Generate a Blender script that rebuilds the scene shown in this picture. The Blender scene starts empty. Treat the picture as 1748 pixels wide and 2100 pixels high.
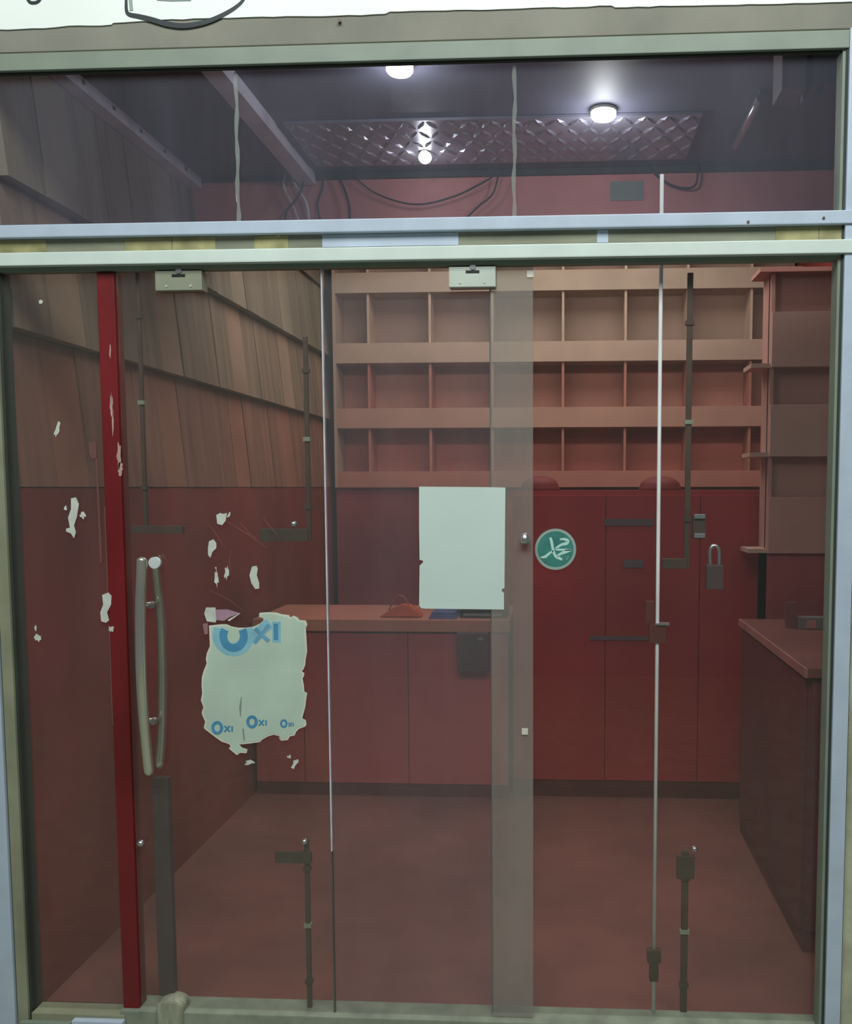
import bpy, bmesh, math, random
from mathutils import Vector, Matrix
random.seed(11)
S = bpy.context.scene
COL = S.collection
W, H = 1748, 2100

# ------------------------------------------------------------------ camera
F, PX, PY = 1800.0, 1060.0, 1134.4
YAW, PIT, ROL = math.radians(3.016), math.radians(4.293), math.radians(-0.1)
CAM = Vector((0.0, -2.5, 1.604))
def _rot():
    c, s = math.cos, math.sin
    Ry = Matrix(((c(YAW), 0, s(YAW)), (0, 1, 0), (-s(YAW), 0, c(YAW))))
    Rx = Matrix(((1, 0, 0), (0, c(PIT), -s(PIT)), (0, s(PIT), c(PIT))))
    Rz = Matrix(((c(ROL), -s(ROL), 0), (s(ROL), c(ROL), 0), (0, 0, 1)))
    return Rz @ Rx @ Ry                       # (right, down, forward) in the world -> in the camera
M3 = _rot()
B3 = Matrix(((1, 0, 0), (0, 0, -1), (0, 1, 0)))   # blender xyz -> right, down, forward
A3 = M3 @ B3
cd = bpy.data.cameras.new('camera'); cam = bpy.data.objects.new('camera', cd); COL.objects.link(cam)
rows = (A3[0], -A3[1], -A3[2])
Rw = Matrix(rows).transposed()
cam.matrix_world = Matrix.Translation(CAM) @ Rw.to_4x4()
cd.sensor_fit = 'VERTICAL'; cd.sensor_height = 24.0
cd.lens = F / H * 24.0
cd.shift_x = -(PX - W / 2) / H
cd.shift_y = (PY - H / 2) / H
cd.clip_start = 0.05
S.camera = cam
def ray(px, py):
    return A3.transposed() @ Vector(((px - PX) / F, (py - PY) / F, 1.0))
def P(px, py, Y=0.0):
    d = ray(px, py); return CAM + d * ((Y - CAM.y) / d.y)
def PXp(px, py, X):
    d = ray(px, py); return CAM + d * ((X - CAM.x) / d.x)
def PZp(px, py, Z):
    d = ray(px, py); return CAM + d * ((Z - CAM.z) / d.z)
def zav(Y, *pts): return sum(P(a, b, Y).z for a, b in pts) / len(pts)
def xav(Y, *pts): return sum(P(a, b, Y).x for a, b in pts) / len(pts)

# ------------------------------------------------------------------ world, lights, exposure
wd = bpy.data.worlds.new('evening'); S.world = wd; wd.use_nodes = True
wd.node_tree.nodes['Background'].inputs[0].default_value = (0.80, 0.95, 1.0, 1)
wd.node_tree.nodes['Background'].inputs[1].default_value = 0.10
S.view_settings.view_transform = 'Standard'; S.view_settings.look = 'None'
S.view_settings.gamma = 1.0; S.view_settings.use_curve_mapping = False
S.view_settings.exposure = 0.0
def area(name, loc, rot, size, sy, power, col):
    l = bpy.data.lights.new(name, 'AREA'); l.shape = 'RECTANGLE'; l.size = size; l.size_y = sy
    l.energy = power; l.color = col
    o = bpy.data.objects.new(name, l); COL.objects.link(o); o.location = loc; o.rotation_euler = rot
    return o
# light of the arcade in front of the shop, hung high above the pavement
area('arcade_light', (0.0, -2.9, 5.0), (math.radians(36), 0, 0), 5.0, 1.6, 230, (0.92, 1.0, 0.97))
# unseen fill light added under the rear ceiling of the shop
area('rear_fill_light', (-0.1, 2.5, 3.55), (0, 0, 0), 2.4, 1.0, 26, (1.0, 0.95, 0.88))
# unseen fill light added behind the drop beam to brighten the shelves
area('shelf_fill_light', (0.0, 1.62, 2.95), (math.radians(62), 0, 0), 2.8, 0.12, 10, (1.0, 0.95, 0.88))

# ------------------------------------------------------------------ materials
def lin(c):
    r = []
    for v in c:
        v /= 255.0
        r.append(v / 12.92 if v <= 0.04045 else ((v + 0.055) / 1.055) ** 2.4)
    return (r[0], r[1], r[2], 1.0)
MATS = {}
def mat(name, rgb, rough=0.6, metal=0.0, var=0.10, scale=6.0, bump=0.0, stretch=None, spec=0.5):
    if name in MATS: return MATS[name]
    m = bpy.data.materials.new(name); m.use_nodes = True; nt = m.node_tree; n = nt.nodes
    b = n['Principled BSDF']
    tc = n.new('ShaderNodeTexCoord'); mp = n.new('ShaderNodeMapping')
    nt.links.new(tc.outputs['Object'], mp.inputs[0])
    if stretch: mp.inputs['Scale'].default_value = stretch
    nz = n.new('ShaderNodeTexNoise'); nz.inputs['Scale'].default_value = scale; nz.inputs['Detail'].default_value = 6
    nt.links.new(mp.outputs[0], nz.inputs['Vector'])
    cr = n.new('ShaderNodeValToRGB'); c = lin(rgb)
    cr.color_ramp.elements[0].position = 0.3; cr.color_ramp.elements[1].position = 0.7
    cr.color_ramp.elements[0].color = tuple(max(0, v * (1 - var * 1.6)) for v in c[:3]) + (1,)
    cr.color_ramp.elements[1].color = tuple(min(1, v * (1 + var * 1.6)) for v in c[:3]) + (1,)
    nt.links.new(nz.outputs['Fac'], cr.inputs[0]); nt.links.new(cr.outputs[0], b.inputs['Base Color'])
    b.inputs['Roughness'].default_value = rough; b.inputs['Metallic'].default_value = metal
    b.inputs['Specular IOR Level'].default_value = spec
    if bump:
        bp = n.new('ShaderNodeBump'); bp.inputs['Strength'].default_value = bump; bp.inputs['Distance'].default_value = 0.004
        nt.links.new(nz.outputs['Fac'], bp.inputs['Height']); nt.links.new(bp.outputs[0], b.inputs['Normal'])
    MATS[name] = m; return m
def emis(name, col, st):
    m = bpy.data.materials.new(name); m.use_nodes = True; nt = m.node_tree
    e = nt.nodes.new('ShaderNodeEmission'); e.inputs[0].default_value = col; e.inputs[1].default_value = st
    nt.links.new(e.outputs[0], nt.nodes['Material Output'].inputs[0]); MATS[name] = m; return m
def glass(name, haze, tint=(0.975, 0.985, 0.975), dcol=(165, 165, 155), streak=(1.5, 1, 0.25)):  # diffuse share imitates the haze of reflections on the panes
    m = bpy.data.materials.new(name); m.use_nodes = True; nt = m.node_tree; n = nt.nodes; L = nt.links
    n.remove(n['Principled BSDF'])
    t = n.new('ShaderNodeBsdfTransparent'); t.inputs[0].default_value = tint + (1,)
    g = n.new('ShaderNodeBsdfGlossy'); g.inputs['Roughness'].default_value = 0.0
    fr = n.new('ShaderNodeFresnel'); ge = n.new('ShaderNodeNewGeometry'); im = n.new('ShaderNodeMapRange')   # thin pane: both faces reflect alike
    im.inputs['To Min'].default_value = 1.5; im.inputs['To Max'].default_value = 1 / 1.5
    L.new(ge.outputs['Backfacing'], im.inputs[0]); L.new(im.outputs[0], fr.inputs[0])
    mx = n.new('ShaderNodeMixShader'); L.new(fr.outputs[0], mx.inputs[0]); L.new(t.outputs[0], mx.inputs[1]); L.new(g.outputs[0], mx.inputs[2])
    d = n.new('ShaderNodeBsdfDiffuse'); d.inputs[0].default_value = lin(dcol)
    tc = n.new('ShaderNodeTexCoord'); mp = n.new('ShaderNodeMapping'); mp.inputs['Scale'].default_value = streak
    nz = n.new('ShaderNodeTexNoise'); nz.inputs['Scale'].default_value = 2.2; nz.inputs['Detail'].default_value = 7; nz.inputs['Roughness'].default_value = 0.6
    L.new(tc.outputs['Object'], mp.inputs[0]); L.new(mp.outputs[0], nz.inputs[0])
    mr = n.new('ShaderNodeMapRange'); mr.inputs['From Min'].default_value = 0.3; mr.inputs['From Max'].default_value = 0.72
    mr.inputs['To Min'].default_value = haze * 0.55; mr.inputs['To Max'].default_value = haze * 1.45
    L.new(nz.outputs['Fac'], mr.inputs[0])
    m2 = n.new('ShaderNodeMixShader'); L.new(mr.outputs[0], m2.inputs[0]); L.new(mx.outputs[0], m2.inputs[1]); L.new(d.outputs[0], m2.inputs[2])
    L.new(m2.outputs[0], n['Material Output'].inputs[0]); MATS[name] = m; return m

ALU = mat('aluminium', (186, 197, 214), 0.45, 0.0, 0.05, 9, 0.05)
ALUW = mat('aluminium_white', (214, 224, 217), 0.4, 0.0, 0.04, 9, 0.05)
ALUG = mat('aluminium_grey_green', (128, 138, 124), 0.5, 0.0, 0.06, 8, 0.05)
CHAN = mat('channel_metal', (140, 140, 122), 0.35, 0.2, 0.14, 5, 0.05, (1, 1, 6))
FILM = mat('yellow_film', (156, 150, 108), 0.35, 0.0, 0.25, 12, 0.1)
GASK = mat('rubber_gasket', (52, 58, 52), 0.7, 0, 0.1)
PLAST = mat('lintel_plaster', (134, 131, 120), 0.85, 0, 0.10, 4, 0.25)
WALLB = mat('street_wall_plaster', (176, 176, 150), 0.85, 0, 0.16, 7, 0.3)
SIGNW = mat('sign_white', (240, 244, 240), 0.5, 0, 0.02, 3)
INK = mat('sign_ink', (26, 34, 40), 0.5, 0, 0.15)
STONE = mat('threshold_stone', (140, 145, 128), 0.7, 0, 0.14, 14, 0.25)
REDP = mat('post_red_paint', (114, 24, 29), 0.45, 0, 0.22, 3, 0.06, (1, 1, 0.6))
REDW = mat('wall_red_paint', (140, 50, 50), 0.7, 0, 0.16, 1.6, 0.05)
REDWL = mat('wall_left_red_paint', (136, 48, 46), 0.75, 0, 0.20, 1.4, 0.05)
REDC = mat('cabinet_red_laminate', (164, 42, 48), 0.5, 0, 0.12, 1.3)
REDD = mat('desk_red_laminate', (168, 70, 72), 0.55, 0, 0.10, 1.5)
BEAMR = mat('beam_pink_paint', (200, 130, 128), 0.7, 0, 0.14, 2.0)
TAN = mat('tabletop_tan', (182, 116, 98), 0.45, 0, 0.10, 2)
CREAM = mat('shelf_cream', (184, 164, 146), 0.6, 0, 0.08, 2.5)
FLOOR = mat('floor_brown_red', (128, 72, 68), 0.55, 0, 0.16, 2.2, 0.05)
CEIL = mat('ceiling_slate', (92, 92, 110), 0.6, 0, 0.14, 2.0)
CEILB = mat('ceiling_brown', (84, 76, 70), 0.7, 0, 0.16, 2.5)
TRIMB = mat('trim_blue_grey', (196, 192, 212), 0.5, 0, 0.14, 6)
TREAD = mat('tread_plate_metal', (158, 158, 176), 0.32, 0.60, 0.10, 5)
CHROME = mat('chrome', (216, 212, 196), 0.16, 0.82, 0.05)
STEEL = mat('brushed_steel', (200, 196, 200), 0.30, 0.9, 0.05, 8)
DARKM = mat('dark_bolt_metal', (92, 70, 62), 0.45, 0.4, 0.14, 10)
DARKB = mat('dark_body_shadow', (82, 58, 60), 0.6, 0.1, 0.12, 5)
PATCH = mat('patch_fitting_metal', (198, 204, 194), 0.4, 0.2, 0.05, 8)
PATCHD = mat('patch_fitting_dull', (150, 152, 132), 0.5, 0.2, 0.08, 8)
BLACK = mat('black_plastic', (20, 20, 22), 0.5)
PAPER = mat('paper_white', (206, 220, 214), 0.8, 0, 0.03, 3)
PAPERT = mat('paper_torn', (190, 206, 190), 0.85, 0, 0.06, 6, 0.15)
PAPERE = mat('paper_torn_edge', (216, 216, 200), 0.9, 0, 0.05)
PINK = mat('paper_pink', (176, 138, 156), 0.8, 0, 0.15, 14)
INKB = mat('print_blue', (78, 144, 182), 0.7, 0, 0.10, 20)
INKM = mat('print_mid_blue', (110, 164, 194), 0.7, 0, 0.12, 20)
INKL = mat('print_light_blue', (140, 190, 208), 0.7, 0, 0.10, 20)
RESID = mat('glue_residue', (206, 208, 198), 0.9, 0, 0.10, 20)
STKG = mat('sticker_green', (62, 128, 120), 0.5, 0, 0.18, 18)
STKR = mat('sticker_rim', (150, 172, 162), 0.5, 0, 0.08)
STKW = mat('sticker_script', (186, 222, 214), 0.5, 0, 0.05)
CABLE = mat('cable_dark', (38, 36, 38), 0.6)
CABLEG = mat('cable_grey', (214, 208, 214), 0.6)
BOXG = mat('box_grey', (120, 112, 116), 0.6)
ORANGE = mat('orange_plastic', (190, 84, 50), 0.5)
BLUEC = mat('blue_cloth', (86, 92, 136), 0.85)
GREENC = mat('green_card', (128, 140, 138), 0.7)
BROWNB = mat('brown_lock_metal', (110, 52, 44), 0.5, 0.3)
LAMP = emis('lamp_glow', (1.0, 1.0, 0.97, 1), 6.0)
G_TR = glass('glass_transom', 0.085, dcol=(140, 140, 158))
G_DR = glass('glass_door', 0.045)
G_MD = glass('glass_middle', 0.08, dcol=(165, 160, 165))
G_RT = glass('glass_right', 0.022)
G_STRIP = glass('glass_reflection_band', 0.17, dcol=(192, 182, 174))  # pale veil painted for the double reflection where the panes overlap
G_BEAD = glass('silicone_bead', 0.36, dcol=(165, 168, 165))
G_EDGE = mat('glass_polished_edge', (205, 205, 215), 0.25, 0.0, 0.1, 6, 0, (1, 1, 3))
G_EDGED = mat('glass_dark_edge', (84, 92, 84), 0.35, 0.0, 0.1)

# ------------------------------------------------------------------ mesh helpers
def box(bm, a, b):
    x0, x1 = sorted((a[0], b[0])); y0, y1 = sorted((a[1], b[1])); z0, z1 = sorted((a[2], b[2]))
    v = [bm.verts.new(c) for c in ((x0,y0,z0),(x1,y0,z0),(x1,y1,z0),(x0,y1,z0),(x0,y0,z1),(x1,y0,z1),(x1,y1,z1),(x0,y1,z1))]
    for f in ((3,2,1,0),(4,5,6,7),(0,1,5,4),(1,2,6,5),(2,3,7,6),(3,0,4,7)): bm.faces.new([v[i] for i in f])
    return bm
def BX(a, b, bev=0.0):
    bm = box(bmesh.new(), a, b)
    if bev: bmesh.ops.bevel(bm, geom=bm.edges[:], offset=bev, segments=2, affect='EDGES', profile=0.7)
    return bm
def prism(bm, pts, y0, y1):
    """outline of (x, z) points, from depth y0 to y1"""
    n = len(pts)
    a = [bm.verts.new((x, y0, z)) for x, z in pts]; b = [bm.verts.new((x, y1, z)) for x, z in pts]
    f1 = bm.faces.new(a); f2 = bm.faces.new(b[::-1])
    for i in range(n): bm.faces.new((a[i], b[i], b[(i+1) % n], a[(i+1) % n]))
    bmesh.ops.recalc_face_normals(bm, faces=bm.faces[:])
    return bm
def pix_prism(pts, Y, t):
    w = [P(a, b, Y) for a, b in pts]
    return prism(bmesh.new(), [(v.x, v.z) for v in w], Y, Y - t)
def tube(bm, pts, r, seg=10, cap=True):
    pts = [Vector(p) for p in pts]; rings = []; up = None
    for i, p in enumerate(pts):
        d = (pts[min(i+1, len(pts)-1)] - pts[max(i-1, 0)]).normalized()
        if up is None: up = Vector((0, 0, 1)) if abs(d.z) < .9 else Vector((0, 1, 0))
        s = d.cross(up).normalized(); up = s.cross(d).normalized()
        rr = r[i] if isinstance(r, (list, tuple)) else r
        rings.append([bm.verts.new(p + (s * math.cos(k * 2 * math.pi / seg) + up * math.sin(k * 2 * math.pi / seg)) * rr) for k in range(seg)])
    for a, b in zip(rings, rings[1:]):
        for k in range(seg): bm.faces.new((a[k], a[(k+1) % seg], b[(k+1) % seg], b[k])).smooth = True
    if cap:
        bm.faces.new(rings[0][::-1]); bm.faces.new(rings[-1])
    bmesh.ops.recalc_face_normals(bm, faces=bm.faces[:])
    return bm
def spline(pts, n=8):
    pts = [Vector(p) for p in pts]; out = []
    for i in range(len(pts) - 1):
        p0 = pts[max(i-1, 0)]; p1 = pts[i]; p2 = pts[i+1]; p3 = pts[min(i+2, len(pts)-1)]
        for k in range(n):
            t = k / n
            out.append(0.5 * ((2*p1) + (p2-p0)*t + (2*p0-5*p1+4*p2-p3)*t*t + (-p0+3*p1-3*p2+p3)*t**3))
    return out + [pts[-1]]
def ribbon(bm, pts, w, y0, y1):
    """flat stroke in the facade plane, tapering with the width list"""
    pts = [Vector((p[0], p[1])) for p in pts]; n = len(pts); A = []; B = []
    for i, p in enumerate(pts):
        d = pts[min(i+1, n-1)] - pts[max(i-1, 0)]; d.normalize(); q = Vector((-d.y, d.x))
        ww = w[i] if isinstance(w, (list, tuple)) else w
        A.append(p + q * ww / 2); B.append(p - q * ww / 2)
    v = [[bm.verts.new((a.x, y, a.y)) for a in L_] for L_, y in ((A, y0), (B, y0), (A, y1), (B, y1))]
    for i in range(n - 1):
        for f in ((v[0], v[1]), (v[2], v[3]), (v[0], v[2]), (v[1], v[3])):
            bm.faces.new((f[0][i], f[0][i+1], f[1][i+1], f[1][i]))
    for i in (0, n - 1): bm.faces.new((v[0][i], v[1][i], v[3][i], v[2][i]))
    bmesh.ops.recalc_face_normals(bm, faces=bm.faces[:])
    return bm
def disc(bm, c, r, y0, y1, seg=32, rz=None):
    return prism(bm, [(c[0] + r * math.cos(k * 2 * math.pi / seg), c[1] + (rz or r) * math.sin(k * 2 * math.pi / seg)) for k in range(seg)], y0, y1)
def lathe(bm, prof, c, seg=28):
    """(radius, z) profile round a vertical axis through c"""
    rings = [[bm.verts.new((c[0] + r * math.cos(k*2*math.pi/seg), c[1] + r * math.sin(k*2*math.pi/seg), c[2] + z)) for k in range(seg)] for r, z in prof]
    for a, b in zip(rings, rings[1:]):
        for k in range(seg): bm.faces.new((a[k], a[(k+1) % seg], b[(k+1) % seg], b[k])).smooth = True
    bm.faces.new(rings[0][::-1]); bm.faces.new(rings[-1])
    bmesh.ops.recalc_face_normals(bm, faces=bm.faces[:])
    return bm
def origin_of(o):
    v = Vector(o.location)
    return v + origin_of(o.parent) if o.parent else v
def obj(name, bm, m, parent=None, label=None, cat=None, group=None, kind=None, base=None):
    """link a bmesh given in world coordinates; a top-level mesh gets its origin at its base"""
    if parent is not None: org = origin_of(parent)
    else:
        bb = [v.co for v in bm.verts]
        lo = Vector([min(c[i] for c in bb) for i in range(3)]); hi = Vector([max(c[i] for c in bb) for i in range(3)])
        org = Vector(((lo.x + hi.x) / 2, (lo.y + hi.y) / 2, lo.z))
    bmesh.ops.translate(bm, verts=bm.verts[:], vec=-org)
    me = bpy.data.meshes.new(name); bm.to_mesh(me); bm.free(); me.materials.append(m)
    o = bpy.data.objects.new(name, me); COL.objects.link(o)
    if parent is not None: o.parent = parent
    else: o.location = org
    tag(o, label, cat, group, kind); return o
def tag(o, label=None, cat=None, group=None, kind=None):
    for k, v in (('label', label), ('category', cat), ('group', group), ('kind', kind)):
        if v: o[k] = v
    return o
def thing(name, loc, label=None, cat=None, group=None, kind=None):
    o = bpy.data.objects.new(name, None); COL.objects.link(o); o.location = loc; o.empty_display_size = 0.1
    return tag(o, label, cat, group, kind)
def text_mesh(s, size, x, z, y, m, name, parent, shear=0.0, ext=0.0006, label=None, bold=0.0):
    cu = bpy.data.curves.new('lettering', 'FONT'); cu.body = s; cu.size = size; cu.extrude = ext; cu.shear = shear; cu.offset = bold
    cu.resolution_u = 3
    t = bpy.data.objects.new('lettering', cu); COL.objects.link(t)
    dg = bpy.context.evaluated_depsgraph_get()
    me = bpy.data.meshes.new_from_object(t.evaluated_get(dg)); bpy.data.objects.remove(t)
    bm = bmesh.new(); bm.from_mesh(me)
    for v in bm.verts: v.co = Vector((x + v.co.x, y - v.co.z, z + v.co.y))
    return obj(name, bm, m, parent, label)

# ------------------------------------------------------------------ room shell: room reflected in the glass, built as an interior behind it
XL, XR, YB, ZCF, ZCB = -1.617, 1.60, 3.95, CAM.z + 1.378, 3.71
YBEAM = 1.44
ZCUT = -0.06
obj('floor', BX((XL - .1, 0.06, -.12), (XR + .1, YB + .1, 0)), FLOOR, kind='structure')
obj('ground', BX((-4, -5, -.14), (4, 0.06, -.03)), STONE, kind='structure')
obj('wall_left', BX((XL - .20, .03, 0), (XL - .08, YB, ZCB)), REDWL, kind='structure')
obj('wall_right', BX((XR, .03, 0), (XR + .12, YB, ZCB)), REDW, kind='structure')
obj('wall_back', BX((XL - .2, YB, 0), (XR + .12, YB + .1, ZCB)), REDW, kind='structure')
# dado of the left wall below the slats
obj('trim_1', BX((XL - .08, .05, 0.0), (XL, YB - .02, CAM.z + 0.0)), REDWL, kind='structure')
ceil = obj('ceiling', BX((XL - .2, .03, ZCF), (XR + .12, YBEAM + .12, ZCF + .08)), CEIL, kind='structure')
ceil2 = obj('ceiling_rear', BX((XL - .2, YBEAM, ZCB), (XR + .12, YB + .1, ZCB + .08)), CEILB, kind='structure')
obj('trim_6', BX((XL - .1, .04, ZCF - .012), (-1.145, YBEAM, ZCF)), CEILB, kind='structure')
# drop beam between front and rear ceiling
zb0 = CAM.z + 1.09
bm = BX((XL - .1, YBEAM, zb0), (XR, YBEAM + .12, ZCB))
beam = obj('trim_2', bm, BEAMR, kind='structure')
obj('cornice', BX((XL - .1, YBEAM - .02, ZCF - .025), (XR, YBEAM, ZCF)), GASK, beam)
# trims along the ceiling
t3 = obj('trim_3', BX((XL - .1, .10, ZCF - .055), (XL + .015, YBEAM - .02, ZCF - .0)), TRIMB, kind='structure')
for k in range(5):
    yy = .45 + k * .2
    obj('screw', BX((XL + .015, yy, ZCF - .035), (XL + .019, yy + .016, ZCF - .022)), GASK, t3)
t4 = obj('trim_4', BX((-1.16, .10, ZCF - .05), (-1.09, YBEAM - .02, ZCF)), TRIMB, kind='structure')

# ------------------------------------------------------------------ tread plate panel on the ceiling
y0, y1 = PZp(1000, 243, ZCF - .01).y, PZp(1000, 334, ZCF - .01).y
x0, x1 = PZp(610, 290, ZCF - .01).x, PZp(1420, 290, ZCF - .01).x
tp = thing('tread_plate_panel', ((x0 + x1) / 2, (y0 + y1) / 2, ZCF - .012), 'shiny tread plate panel with raised herringbone ribs on the ceiling, beside the lamps', 'ceiling panel')
obj('sheet', BX((x0, y0, ZCF - .012), (x1, y1, ZCF - .002)), TREAD, tp)
bm = bmesh.new()
nx, ny = 38, 5
for i in range(nx):
    for j in range(ny):
        cx = x0 + (i + .5) * (x1 - x0) / nx; cy = y0 + (j + .5) * (y1 - y0) / ny
        a = math.radians(58 if (i + j) % 2 else -58)
        l, w = .036, .010
        ring = []
        for u, v, dz in ((-l, 0, 0), (0, -w, 0), (l, 0, 0), (0, w, 0)):
            ring.append(bm.verts.new((cx + u * math.cos(a) - v * math.sin(a), cy + u * math.sin(a) + v * math.cos(a), ZCF - .012)))
        t = [bm.verts.new((cx + s * l * .5 * math.cos(a), cy + s * l * .5 * math.sin(a), ZCF - .019)) for s in (-1, 1)]
        bm.faces.new((ring[0], ring[1], t[0])); bm.faces.new((ring[0], t[0], ring[3])); bm.faces.new((ring[1], ring[2], t[1])); bm.faces.new((ring[2], ring[3], t[1]))
        bm.faces.new((ring[1], t[1], t[0])); bm.faces.new((ring[3], t[0], t[1]))
bmesh.ops.recalc_face_normals(bm, faces=bm.faces[:])
obj('ribs', bm, TREAD, tp, kind='stuff')

# ------------------------------------------------------------------ ceiling lamps
def downlight(px, py, r, label, watt, ball=False):
    c = PZp(px, py, ZCF - .03)
    t = thing('ceiling_lamp', (c.x, c.y, ZCF - .034), label, 'lamp', 'lamps on the shop ceiling')
    obj('housing', lathe(bmesh.new(), [(r * 1.05, -.0), (r * 1.08, -.004), (r * 1.08, -.010), (r * 1.0, -.012)], (c.x, c.y, ZCF)), PATCH, t)
    obj('diffuser', lathe(bmesh.new(), [(r, -.010), (r, -.026), (r * .85, -.034), (r * .4, -.038)] if not ball else [(r * .5, -.002)] + [(r * math.sin(q * math.pi / 8), -.034 + .9 * r * math.cos(q * math.pi / 8)) for q in range(2, 8)], (c.x, c.y, ZCF)), LAMP, t)
    l = bpy.data.lights.new('lamp_light', 'POINT'); l.energy = watt; l.shadow_soft_size = r * .8; l.color = (0.95, 0.97, 1.0)
    o = bpy.data.objects.new('lamp_light', l); COL.objects.link(o); o.parent = t; o.location = (0, 0, -.06)
downlight(820, 148, .044, 'round lit ceiling lamp close under the top frame of the transom window', 3.0)
downlight(1238, 241, .046, 'round lit ceiling lamp against the tread plate, right of the other lamps', 3.5)
downlight(872, 321, .027, 'smallest lit ceiling spot, at the far edge of the tread plate', 0.6, True)

# unlit tube on the ceiling, right
a, b = PZp(1562, 200, ZCF - .03), PZp(1508, 300, ZCF - .03)
tu = thing('tube_lamp', (a.x, a.y, ZCF - .05), 'unlit pale tube lamp on the ceiling at the right, running away from the glass', 'lamp')
obj('tube', tube(bmesh.new(), [a.lerp(b, .12), b], .014), STEEL, tu)
obj('end_cap', tube(bmesh.new(), [a, a.lerp(b, .12)], .017), BOXG, tu)
obj('batten', BX((min(a.x, b.x) , a.y, ZCF - .022), (max(a.x, b.x), b.y, ZCF)), CEILB, tu)
# boxes at the top right corner
c = P(1630, 152, .30)
ow = P(1605, 128, .3); ow2 = P(1655, 182, .3)
jb = thing('junction_box', (c.x, .36, ow2.z), 'grey square box under the ceiling in the upper right corner of the transom', 'box')
obj('body', BX((ow.x, .30, ow2.z), (ow2.x, .42, ZCF), .004), BOXG, jb)
obj('lid', BX((ow.x + .008, .294, ow2.z + .008), (ow2.x - .008, .30, ow.z - .008)), BOXG, jb)
ow = P(1668, 122, .3); ow2 = P(1728, 172, .3)
sp = thing('sensor_box', ((ow.x + ow2.x) / 2, .36, ow2.z), 'wider dull violet box under the ceiling touching the right end of the transom', 'box')
obj('body', BX((ow.x, .30, ow2.z), (ow2.x + .08, .44, ZCF), .004), mat('box_violet', (92, 86, 104), .6), sp)
obj('bracket', BX((ow.x + .02, .31, ow2.z - .02), (ow.x + .035, .33, ow2.z + .01)), GASK, sp)

# ------------------------------------------------------------------ cables
def cable(pxs, Y, r, m, label, name='cable'):
    pts = [P(a, b, Y) for a, b in pxs]
    pts = [Vector((p.x, Y + random.uniform(-.006, .006), p.z)) for p in pts]
    obj(name, tube(bmesh.new(), spline(pts, 8), r, 6), m, None, label, 'cable', 'loose cables under the ceiling')
YC = YBEAM - .035
cable([(590, 336), (582, 380), (600, 420), (612, 452)], YC, .005, CABLEG, 'pale cable hanging in a bundle, leftmost of the bundle')
cable([(596, 336), (604, 375), (628, 415), (634, 452)], YC - .012, .006, CABLEG, 'pale cable hanging in a bundle, middle of the bundle')
cable([(612, 338), (622, 372), (610, 408), (590, 430), (586, 452)], YC - .024, .005, CABLE, 'dark cable looping through the hanging bundle')
cable([(640, 346), (662, 374), (652, 420), (658, 456)], YC, .005, CABLE, 'thin dark cable hanging right of the pale bundle')
cable([(690, 358), (704, 382), (716, 420), (718, 456)], YC, .005, CABLE, 'dark cable dropping straight down between bundle and middle of the beam')
cable([(722, 358), (770, 396), (850, 420), (930, 404), (1000, 370), (1016, 356)], YC, .004, CABLE, 'long dark cable sagging along the beam to the left of the middle joint')
cable([(948, 456), (980, 425), (1010, 398), (1022, 362)], YC - .012, .004, CABLE, 'dark cable rising from the rail to the beam beside the middle joint')
cable([(1270, 238), (1340, 208), (1408, 178), (1440, 160)], .9, .004, CABLE, 'straight dark cable slanting up to the right past the right lamp')
cable([(1310, 320), (1340, 352), (1380, 380), (1424, 382), (1430, 340), (1408, 286), (1370, 250)], YC, .005, CABLE, 'dark cable making a loop below the right end of the tread plate')
gp, gq = P(1252, 372, YBEAM - .006), P(1320, 410, YBEAM - .006)
obj('card', BX((gp.x, YBEAM - .004, gq.z), (gq.x, YBEAM, gp.z)), GREENC, None, 'small grey green card stuck on the pink beam', 'card')

# ------------------------------------------------------------------ slatted left wall
ls = thing('slat_wall', (XL, 2.0, CAM.z), 'left wall cladding of upright cream slats in overlapping rows above the dark red wall', 'wall cladding')
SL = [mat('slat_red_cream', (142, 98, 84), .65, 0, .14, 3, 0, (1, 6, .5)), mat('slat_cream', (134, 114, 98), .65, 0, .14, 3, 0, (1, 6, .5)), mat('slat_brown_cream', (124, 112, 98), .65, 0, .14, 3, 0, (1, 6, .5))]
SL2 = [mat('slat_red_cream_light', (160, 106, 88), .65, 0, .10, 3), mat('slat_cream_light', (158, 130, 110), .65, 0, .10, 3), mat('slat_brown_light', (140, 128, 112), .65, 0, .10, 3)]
rows_z = [(0.0, .47), (.47, .905), (.905, 1.36)]
ny = 20
for r, (za, zb_) in enumerate(rows_z):
    for k in range(ny):
        ya = .05 + k * (YB - .07) / ny; yb = ya + (YB - .07) / ny - .0025
        bm = bmesh.new(); z0 = CAM.z + za + .004; z1 = CAM.z + zb_
        pr = random.uniform(0, .006)
        if (zb_ + CAM.z) > ZCF - .06 and yb < YBEAM: z1 = ZCF - .058
        v = [bm.verts.new(c) for c in ((XL - .07, ya, z0), (XL + .0 + pr, ya, z0), (XL - .045 + pr, ya, z1), (XL - .07, ya, z1), (XL - .07, yb, z0), (XL + .0 + pr, yb, z0), (XL - .045 + pr, yb, z1), (XL - .07, yb, z1))]
        for f in ((0,1,2,3),(7,6,5,4),(1,5,6,2),(0,4,5,1),(3,2,6,7),(0,3,7,4)): bm.faces.new([v[i] for i in f])
        bmesh.ops.recalc_face_normals(bm, faces=bm.faces[:])
        obj('slat', bm, (SL2 if k % 4 == 1 else SL)[r], ls)
obj('backing', BX((XL - .08, .05, CAM.z), (XL - .07, YB - .02, CAM.z + 1.9)), REDWL, ls)
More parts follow.
